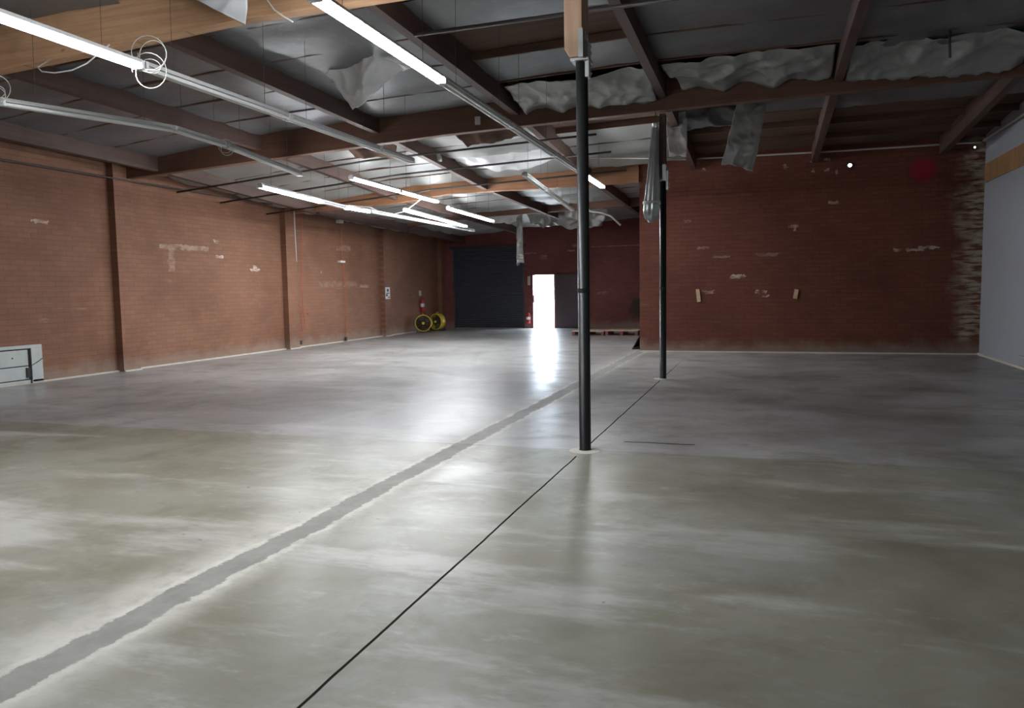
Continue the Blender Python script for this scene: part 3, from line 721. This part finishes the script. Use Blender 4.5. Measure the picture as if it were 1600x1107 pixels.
flap('foil_scrap', 'dark sheet standing in for a gap in the insulation left of the lamps', (-8.3, 14.3, 4.66), (-7.0, 14.3, 4.74), (-7.2, 14.5, 4.30), (-8.1, 14.5, 4.36), 10, 6, 0.06, 14, mat='deck')  # dark sheet put where missing insulation leaves a black gap
flap('foil_scrap', 'torn dark paper hanging beyond the second girder left of the near column', (-5.9, 14.2, 4.80), (-4.3, 14.2, 4.88), (-4.5, 14.5, 4.52), (-5.6, 14.5, 4.40), 10, 6, 0.06, 15, mat='deck')

# plastic-wrapped roll hanging beside the far column
prof = []
mb = MB()
seg, rings = 28, 22
vs = []
for j in range(rings + 1):
    k = j / rings
    c = Vector((-1.775, 13.36, 4.34)).lerp(Vector((-1.855, 13.36, 2.70)), k)
    r = 0.05 + 0.085 * min(1, k * 1.15)
    if k > 0.86: r *= math.sqrt(max(0.0, 1 - ((k - 0.86) / 0.145) ** 2)) * 0.9 + 0.1 * (k < 0.99)
    for i in range(seg):
        a = 2 * math.pi * i / seg
        rr = r * (1 + 0.10 * math.sin(5 * a + 2 * k) + 0.06 * noise.noise(Vector((math.cos(a) * 2, math.sin(a) * 2, k * 4))))
        vs.append(c + Vector((math.cos(a) * rr, math.sin(a) * rr * 0.8, 0)))
fs = [(j * seg + i, j * seg + (i + 1) % seg, (j + 1) * seg + (i + 1) % seg, (j + 1) * seg + i) for j in range(rings) for i in range(seg)]
fs += [tuple(range(seg)), tuple(rings * seg + i for i in range(seg - 1, -1, -1))]
roll = thing('wrapped_roll', (-1.8, 13.36, 2.70), 'long grey plastic-wrapped roll hanging beside the far black column', 'roll')
MB().add(vs, fs).build('wrap', M['wrap'], roll, smooth=True)
MB().lathe([(0.148, -0.02), (0.150, 0.0), (0.148, 0.02)], (-1.837, 13.36, 3.03), (0, 0, 1), 28).build('tape_band', M['pale_pipe'], roll)
MB().tube([(-1.775, 13.36, 4.22), (-1.77, 13.36, 4.54)], 0.008, 6).build('tie', M['wire'], roll)

# ------------------------------------------------------------------ pipes and wires overhead
def pipe(name, label, cat, pts, r, mat, group=None, seg=8):
    return tag(MB().tube(pts, r, seg).build(name, M[mat], smooth=True), label, cat, group)
def line(a, b, n=2, sag=0.0):
    a, b = Vector(a), Vector(b)
    return [a.lerp(b, i / n) - Vector((0, 0, sag * math.sin(math.pi * i / n))) for i in range(n + 1)]
for y, z, lab in ((14.9, 4.42, 'dark sprinkler pipe across the roof just beyond the second girder'), (16.4, 4.40, 'dark sprinkler pipe across the roof over the long bright lamp pair'), (18.3, 4.28, 'dark sprinkler pipe across the roof just before the third girder')):
    zl = deck(-12.9, y) - 0.42
    pipe('sprinkler_pipe', lab, 'pipe', [(-12.98, y, zl), (-8, y, deck(-8, y) - 0.45), (-3.1, y, deck(-3.1, y) - 0.45)], 0.022, 'dark_pipe', 'sprinkler pipes under the roof')
pipe('sprinkler_pipe', 'dark pipe clamped below the joists in the near bay, left of the wooden post', 'pipe', [(-4.1, 8.9, deck(-4.1, 8.9) - 0.42), (4.4, 8.9, deck(4.4, 8.9) - 0.42)], 0.025, 'dark_pipe', 'sprinkler pipes under the roof')
pipe('conduit', 'thin dark conduit running along the top of the left brick wall', 'pipe', line((XL + 0.21, 8, 4.04), (XL + 0.21, 30, 4.02), 8), 0.018, 'dark_pipe')
pipe('conduit', 'pale pipe running along the top of the red brick wall', 'pipe', line((-2.3, 19.25, 4.66), (4.4, 19.25, 4.60), 4, 0.02), 0.022, 'pale_pipe')
pipe('conduit', 'pale conduit along the top of the white wall', 'pipe', line((4.43, 8, 4.62), (4.43, 19.2, 4.62), 2), 0.03, 'pale_pipe')
pipe('conduit', 'thin pale pipe crossing behind the near column below the third roof bay', 'pipe', line((-4.1, 17.5, 4.56), (-1.9, 17.5, 4.40), 3), 0.012, 'pale_pipe')
pipe('loose_wire', 'white wire loop drooping below the glaring top left lamp', 'wire', [(-8.09, 7.3, 4.42), (-8.07, 7.1, 4.27), (-7.9, 7.0, 4.18), (-7.71, 7.0, 4.145), (-7.45, 7.0, 4.15), (-7.24, 7.0, 4.2), (-7.1, 7.2, 4.45)], 0.008, 'cable')
pipe('loose_wire', 'white wire hanging off the honey-coloured girder left of the long lamp', 'wire', [(-5.02, 7.29, 5.0), (-4.99, 7.2, 4.67), (-4.91, 7.2, 4.56), (-4.80, 7.2, 4.48), (-4.69, 7.2, 4.41)], 0.008, 'cable')
pipe('loose_wire', 'white cable drooping between the short lit lamp and its neighbours', 'wire', [(-9.5, 16.62, 3.68), (-9.0, 16.74, 3.62), (-8.75, 16.85, 3.5), (-8.5, 16.95, 3.44), (-8.25, 17.05, 3.5), (-8.07, 17.18, 3.65), (-7.81, 17.3, 3.87)], 0.01, 'cable')
pipe('hanging_pipe', 'bent pale pipe dangling right of the near column before the exit wall', 'pipe', [(-5.5, 24.0, 4.46), (-5.21, 24.0, 4.0), (-4.85, 24.0, 3.94), (-4.55, 24.0, 3.82), (-4.25, 24.0, 3.53)], 0.035, 'pale_pipe')
def coil(c, r, n, ax, label, sd):
    rr = random.Random(sd)
    pts = []
    ax = Vector(ax).normalized(); a = ax.cross(Vector((0, 0, 1))).normalized(); b = Vector((0, 0, 1))
    N = 22 * n
    for i in range(N + 1):
        t = 2 * math.pi * i / 22
        q = r * (1 + 0.34 * math.sin(t * 0.37 + sd) + 0.1 * math.sin(t * 1.3))
        pts.append(Vector(c) + a * math.cos(t) * q + b * (math.sin(t) * q - 0.75 * r * math.sin(t * 0.21 + sd)) + ax * (0.03 * math.sin(t * 0.5)))
    pts.append(pts[-1] + Vector((0, 0, 0.1)))
    return tag(MB().tube(pts, 0.0048, 6).build('cable_coil', M['pale_pipe'], smooth=True), label, 'cable', 'white cable coils on the lamps')
coil((-5.70, 6.27, 3.85), 0.135, 4, (0.35, -0.9, 0), 'white cable coil at the dark end of the glaring top left lamp', 1)
coil((-8.0, 6.5, 3.82), 0.10, 3, (0.6, -0.8, 0), 'dull cable coil on the unlit lamp at the left edge', 2)
coil((-7.98, 10.28, 3.86), 0.09, 3, (0.6, -0.8, 0), 'thin cable coil where the sagging left line bends', 3)
pipe('hanger_rod', 'dark rod hanging from the roof over the loose foil at the top right', 'rod', [(2.36, 12.2, deck(2.36, 12.2) - 0.02), (2.36, 12.2, 4.86), (2.37, 12.2, 4.66)], 0.018, 'dark_pipe')
pipe('loose_wire', 'pale cable stapled along the top of the honey-coloured girder', 'wire', line((-8.69, 7.28, 4.88), (-7.84, 7.28, 4.97), 3), 0.012, 'cable')
# small boxes fixed on the second girder
for x, z, lab in ((-4.92, 4.63, 'small pale junction box on the second girder left of the near column'),):
    tag(MB().box(x - 0.05, x + 0.05, 13.27, 13.315, z - 0.07, z + 0.07).build('junction_box', M['pale_pipe'], bevel=0.004), lab, 'box')

# ------------------------------------------------------------------ left wall: cords, sign, hatch, fans
pipe('extension_cord', 'orange extension cord hanging down the left wall, looped into a knot', 'cord',
     [(-12.95, 19.62, 4.0), (-12.96, 19.60, 3.3), (-12.96, 19.56, 2.7), (-12.95, 19.52, 1.9), (-12.94, 19.52, 1.38), (-12.92, 19.66, 1.18), (-12.90, 19.95, 1.05), (-12.91, 20.04, 0.98),
      (-12.92, 19.85, 0.95), (-12.93, 19.60, 1.12), (-12.94, 19.50, 1.0), (-12.94, 19.42, 0.75), (-12.95, 19.38, 0.5), (-12.94, 19.45, 0.3), (-12.93, 19.56, 0.2)], 0.010, 'orange', 'orange cords on the left wall')
pipe('extension_cord', 'second orange cord hanging beside the knotted one on the left wall', 'cord',
     [(-12.90, 19.90, 4.0), (-12.90, 19.84, 3.0), (-12.90, 19.74, 2.0), (-12.88, 19.72, 1.3), (-12.86, 19.74, 0.8), (-12.86, 19.72, 0.55), (-12.86, 19.62, 0.5), (-12.86, 19.60, 0.7), (-12.86, 19.63, 1.0)], 0.009, 'orange', 'orange cords on the left wall')
c3 = thing('extension_cord', (-12.95, 22.2, 0), 'orange cord hanging straight down the left wall from a white clip', 'cord', 'orange cords on the left wall')
MB().tube([(-12.96, 22.18, 3.95), (-12.96, 22.17, 3.2), (-12.96, 22.21, 2.57), (-12.95, 22.30, 1.7), (-12.95, 22.26, 1.13), (-12.96, 22.30, 0.6), (-12.95, 22.24, 0.14)], 0.010, 8).build('cord', M['orange'], c3, smooth=True)
MB().box(-12.985, -12.92, 22.19, 22.29, 0.03, 0.15).build('plug', M['black_rubber'], c3, bevel=0.01)
MB().box(-13.05, -12.93, 22.02, 22.30, 3.82, 3.92).build('clip', M['housing'], c3, bevel=0.01)
MB().box(-13.05, -12.94, 22.05, 22.34, 2.56, 2.62).build('tape', M['paper'], c3)
o = MB().box(-12.97, -12.88, 19.52, 19.63, 0.10, 0.22).build('cord_plug', M['black_rubber'], bevel=0.01)
tag(o, 'black plug at the lower end of the knotted orange cord', 'plug')
pipe('pull_rod', 'pale rod hanging from the lit lamp in front of the second pilaster', 'rod', [(-12.5, 18.89, deck(-12.5, 18.89) - 0.02), (-12.5, 18.89, 3.2), (-12.49, 18.9, 2.47)], 0.014, 'pale_pipe')
sg = thing('notice', (XL + 0.17, 25.13, 1.3), 'white notice sheet fixed to the third pilaster of the left wall', 'sign')
MB().box(XL + 0.17, XL + 0.176, 24.95, 25.3, 1.34, 1.76).build('sheet', M['paper'], sg)
mb = MB()
for (a, b, c, d) in ((25.06, 25.2, 1.60, 1.70), (25.0, 25.24, 1.53, 1.56), (24.98, 25.12, 1.44, 1.51), (25.14, 25.27, 1.38, 1.42)):
    mb.box(XL + 0.176, XL + 0.178, a, b, c, d)
mb.build('print', M['ink'], sg)
def extinguisher(x, y, z, ax, label, h=0.5):
    e = thing('fire_extinguisher', (x, y, z), label, 'fire extinguisher', 'red fire extinguishers')
    MB().lathe([(0.075, 0), (0.085, 0.02), (0.085, h * 0.78), (0.07, h * 0.88), (0.03, h * 0.93), (0.025, h)], (x, y, z), (0, 0, 1), 20).build('cylinder', M['red'], e, smooth=True)
    MB().box(x - 0.02, x + 0.02, y - 0.05, y + 0.07, z + h, z + h + 0.04).build('valve_lever', M['dark_steel'], e)
    MB().tube([(x + 0.03, y - 0.03, z + h), (x + 0.09, y - 0.08, z + h - 0.05), (x + 0.095, y - 0.09, z + h * 0.5), (x + 0.09, y - 0.085, z + h * 0.25)], 0.012, 8).build('hose', M['black_rubber'], e)
    MB().lathe([(0.0865, h * 0.35), (0.0865, h * 0.6)], (x, y, z), (0, 0, 1), 20).build('band', M['paper'], e)
    return e
extinguisher(XL + 0.10, 28.25, 0.78, None, 'red fire extinguisher on the left wall above the yellow fans', 0.55)
tag(MB().box(XL, XL + 0.01, 28.15, 28.35, 1.42, 1.62).build('wall_plate', M['pale_concrete']), 'small pale plate on the left wall above the extinguisher', 'plate')
extinguisher(-9.28, YF - 0.10, 0.2, None, 'red fire extinguisher low on the far wall left of the exit door', 0.45)
tag(MB().box(-9.30, -9.19, YF - 0.05, YF, 1.77, 2.14).build('switch_panel', M['pale_pipe'], bevel=0.006), 'pale switch panel left of the exit door', 'panel')

h = thing('access_hatch', (XL + 0.03, 10.2, 0), 'dirty white metal hatch panel low on the left wall', 'hatch')
mb = MB().box(XL, XL + 0.05, 9.2, 11.13, 0.66, 0.72).box(XL, XL + 0.05, 10.90, 11.13, 0.03, 0.66).box(XL, XL + 0.05, 9.2, 11.13, 0.03, 0.07)
mb.build('frame', M['panel_white'], h, bevel=0.004)
for a, b in ((0.09, 0.325), (0.345, 0.635)):
    MB().box(XL, XL + 0.035, 9.25, 10.84, a, b).build('panel', M['panel_white'], h, bevel=0.004)
MB().box(XL, XL + 0.02, 9.2, 10.9, 0.07, 0.66).build('backing', M['dark_steel'], h)
MB().tube([(XL + 0.055, 10.87, 0.01), (XL + 0.055, 10.87, 0.655)], 0.014, 8).build('hinge_rod', M['dark_steel'], h)
MB().tube([(XL + 0.05, 10.9, 0.34), (XL + 0.055, 11.05, 0.41), (XL + 0.055, 11.12, 0.45)], 0.008, 6).build('latch_hook', M['dark_steel'], h)
MB().box(XL + 0.03, XL + 0.06, 10.78, 10.86, 0.12, 0.3).build('hinge_plate', M['dark_steel'], h)
MB().lathe([(0.014, 0), (0.014, 0.008)], (XL + 0.035, 10.52, 0.5), (1, 0, 0), 10).build('bolt', M['dark_steel'], h)
MB().lathe([(0.03, 0), (0.03, 0.01)], (XL + 0.035, 10.22, 0.27), (1, 0, 0), 12).build('finger_hole', M['black_rubber'], h)

def fan(x, y, ax, label):
    r = 0.325
    ax = Vector((ax[0], ax[1], 0)).normalized()
    f = thing('drum_fan', (x, y, 0), label, 'fan', 'yellow drum fans on the floor')
    c = Vector((x, y, r + 0.04))
    MB().lathe([(r, 0.13), (r - 0.02, 0.145), (r - 0.035, 0.13), (r - 0.02, 0.10), (r - 0.02, -0.10), (r - 0.035, -0.13), (r - 0.02, -0.145), (r, -0.13)], c, ax, 40, closed=True).build('drum', M['yellow'], f, smooth=True)
    side = ax.cross(Vector((0, 0, 1)))
    for s in (1, -1):
        mb = MB()
        o = c + ax * 0.125 * s
        for q in (0.09, 0.13, 0.17, 0.21, 0.25, 0.285):
            mb.tube([o + (side * math.cos(t) + Vector((0, 0, 1)) * math.sin(t)) * q for t in [2 * math.pi * k / 28 for k in range(28)]], 0.0035, 5, closed=True)
        for k in range(10):
            t = 2 * math.pi * k / 10
            e = side * math.cos(t) + Vector((0, 0, 1)) * math.sin(t)
            mb.tube([o + e * 0.05, o + e * (r - 0.02)], 0.004, 5)
        mb.build('grille', M['grille'], f)
        MB().lathe([(0.055, 0), (0.055, 0.012), (0.02, 0.02)], o, ax * s, 18).build('grille_badge', M['yellow'], f)
    for k in range(3):
        t0 = 2 * math.pi * k / 3 + 0.3
        def bl(u, v, t0=t0):
            t = t0 + (v - 0.5) * (0.9 + 0.3 * u); q = 0.06 + u * 0.215
            e = side * math.cos(t) + Vector((0, 0, 1)) * math.sin(t)
            return c + e * q + ax * (v - 0.5) * 0.09
        MB().grid(bl, 5, 6).build('blade', M['blade'], f, smooth=True, solid=0.004)
    MB().lathe([(0.07, -0.09), (0.075, -0.06), (0.075, 0.05), (0.06, 0.07)], c, ax, 18).build('motor', M['grille'], f, smooth=True)
    for s in (1, -1):
        MB().tube([c + side * 0.24 * s + ax * 0.16 + Vector((0, 0, -0.30)), Vector((x, y, 0.02)) + side * 0.25 * s + ax * 0.16, Vector((x, y, 0.02)) + side * 0.25 * s - ax * 0.16, c + side * 0.24 * s - ax * 0.16 + Vector((0, 0, -0.30))], 0.016, 8).build('foot_rail', M['black_rubber'], f)
    MB().tube([c + ax * -0.06 + Vector((0, 0, r - 0.005)), c + ax * -0.06 + Vector((0, 0, r + 0.05)), c + ax * 0.06 + Vector((0, 0, r + 0.05)), c + ax * 0.06 + Vector((0, 0, r - 0.005))], 0.012, 8).build('handle', M['yellow'], f)
    return f
fan(-12.58, 27.45, (0.45, -0.9), 'yellow drum fan facing the camera, left one of the pair on the floor')
fan(-12.50, 28.65, (-0.30, -0.95), 'yellow drum fan turned sideways, right one of the pair on the floor')

# ------------------------------------------------------------------ beside the partition's end: pallets and a leaning plate
def pallet(x0, y0, label, dz):
    w, d = 1.10, 1.05
    t = thing('pallet', (x0 + w / 2, y0 + d / 2, 0), label, 'pallet', 'pallets on the floor behind the brick pier')
    for k in range(6):
        MB().box(x0, x0 + w, y0 + k * 0.183, y0 + k * 0.183 + 0.135, 0.135 + dz, 0.157 + dz).build('deck_board', M['pale_wood'], t)
    for k in range(3):
        MB().box(x0 + k * (w - 0.1) / 2, x0 + k * (w - 0.1) / 2 + 0.1, y0, y0 + d, 0.02, 0.135 + dz).build('stringer', M['frame_paint'] if k < 2 else M['joist'], t)
    for k in range(3):
        MB().box(x0, x0 + w, y0 + k * 0.46, y0 + k * 0.46 + 0.12, 0, 0.02).build('bottom_board', M['joist'], t)
pallet(-6.25, 25.75, 'wooden pallet on the floor just right of the near column', 0)
pallet(-5.1, 25.72, 'pale wooden pallet on the floor against the brick end pier', 0.02)
lp = MB().prism([(-0.006, 0), (0.006, 0), (0.006, 0.50), (-0.006, 0.50)], (0, 20.0, 0), (0, 21.8, 0), (1, 0, 0))
ang = math.atan2(0.24, 0.43)
for v in lp.v:
    x, z = v.x, v.z
    v.x = XI - 0.315 + 0.012 + x * math.cos(ang) + z * math.sin(ang)
    v.z = 0.006 + z * math.cos(ang) - x * math.sin(ang)
tag(lp.build('leaning_plate', M['dark_steel']), 'dark steel plate leaning against the end of the red brick wall', 'plate')

# wood cleats and glowing discs added for daylight holes in the red wall
for x, z0, z1, tilt, lab in ((-1.535, 1.23, 1.54, 0.12, 'tall tan wood cleat left on the red brick wall'), (0.69, 1.28, 1.50, -0.16, 'tilted tan wood cleat right on the red brick wall')):
    mb = MB().box(-0.045, 0.045, YP - 0.05, YP, -(z1 - z0) / 2, (z1 - z0) / 2)
    for v in mb.v:
        a, b = v.x, v.z
        v.x = x + a * math.cos(tilt) - b * math.sin(tilt); v.z = (z0 + z1) / 2 + b * math.cos(tilt) + a * math.sin(tilt)
    tag(mb.build('wood_cleat', M['pale_wood'], bevel=0.004), lab, 'block', 'wood cleats on the red wall')
def glow_disc(x, z, r, label):  # glowing disc added in place of daylight leaking through a hole
    l = thing('daylight_disc', (x, YP, z), label, 'lamp')
    MB().lathe([(r * 1.5, 0), (r * 1.5, 0.03), (r, 0.05)], (x, YP, z), (0, -1, 0), 16).build('body', M['dark_steel'], l)
    MB().lathe([(r * 0.95, 0.048), (r * 0.6, 0.06), (0.001, 0.065)], (x, YP, z), (0, -1, 0), 16).build('lens', M['hole_glow'], l)  # this glowing face imitates the daylight, no real fitting
glow_disc(1.80, 4.28, 0.045, 'small glowing disc standing in for a daylight hole high in the red brick wall')
glow_disc(4.28, 4.50, 0.02, 'tiny glowing disc standing in for daylight at the top corner beside the white wall')

# board band on the white wall
bd = thing('board_band', (XR, 15.0, 3.72), 'band of short brown boards fixed along the white wall', 'boards')
y = 10.0
while y < 19.2:
    MB().box(XR - 0.04, XR - 0.003, y, min(y + 0.47, 19.32), 3.72, 4.12).build('board', M['cedar'], bd, bevel=0.006)
    y += 0.485
tag(MB().box(XR - 0.05, XR, 16.0, 16.4, 0.10, 0.24).build('wall_box', M['grey_box'], bevel=0.008), 'small grey box low on the white wall', 'box')
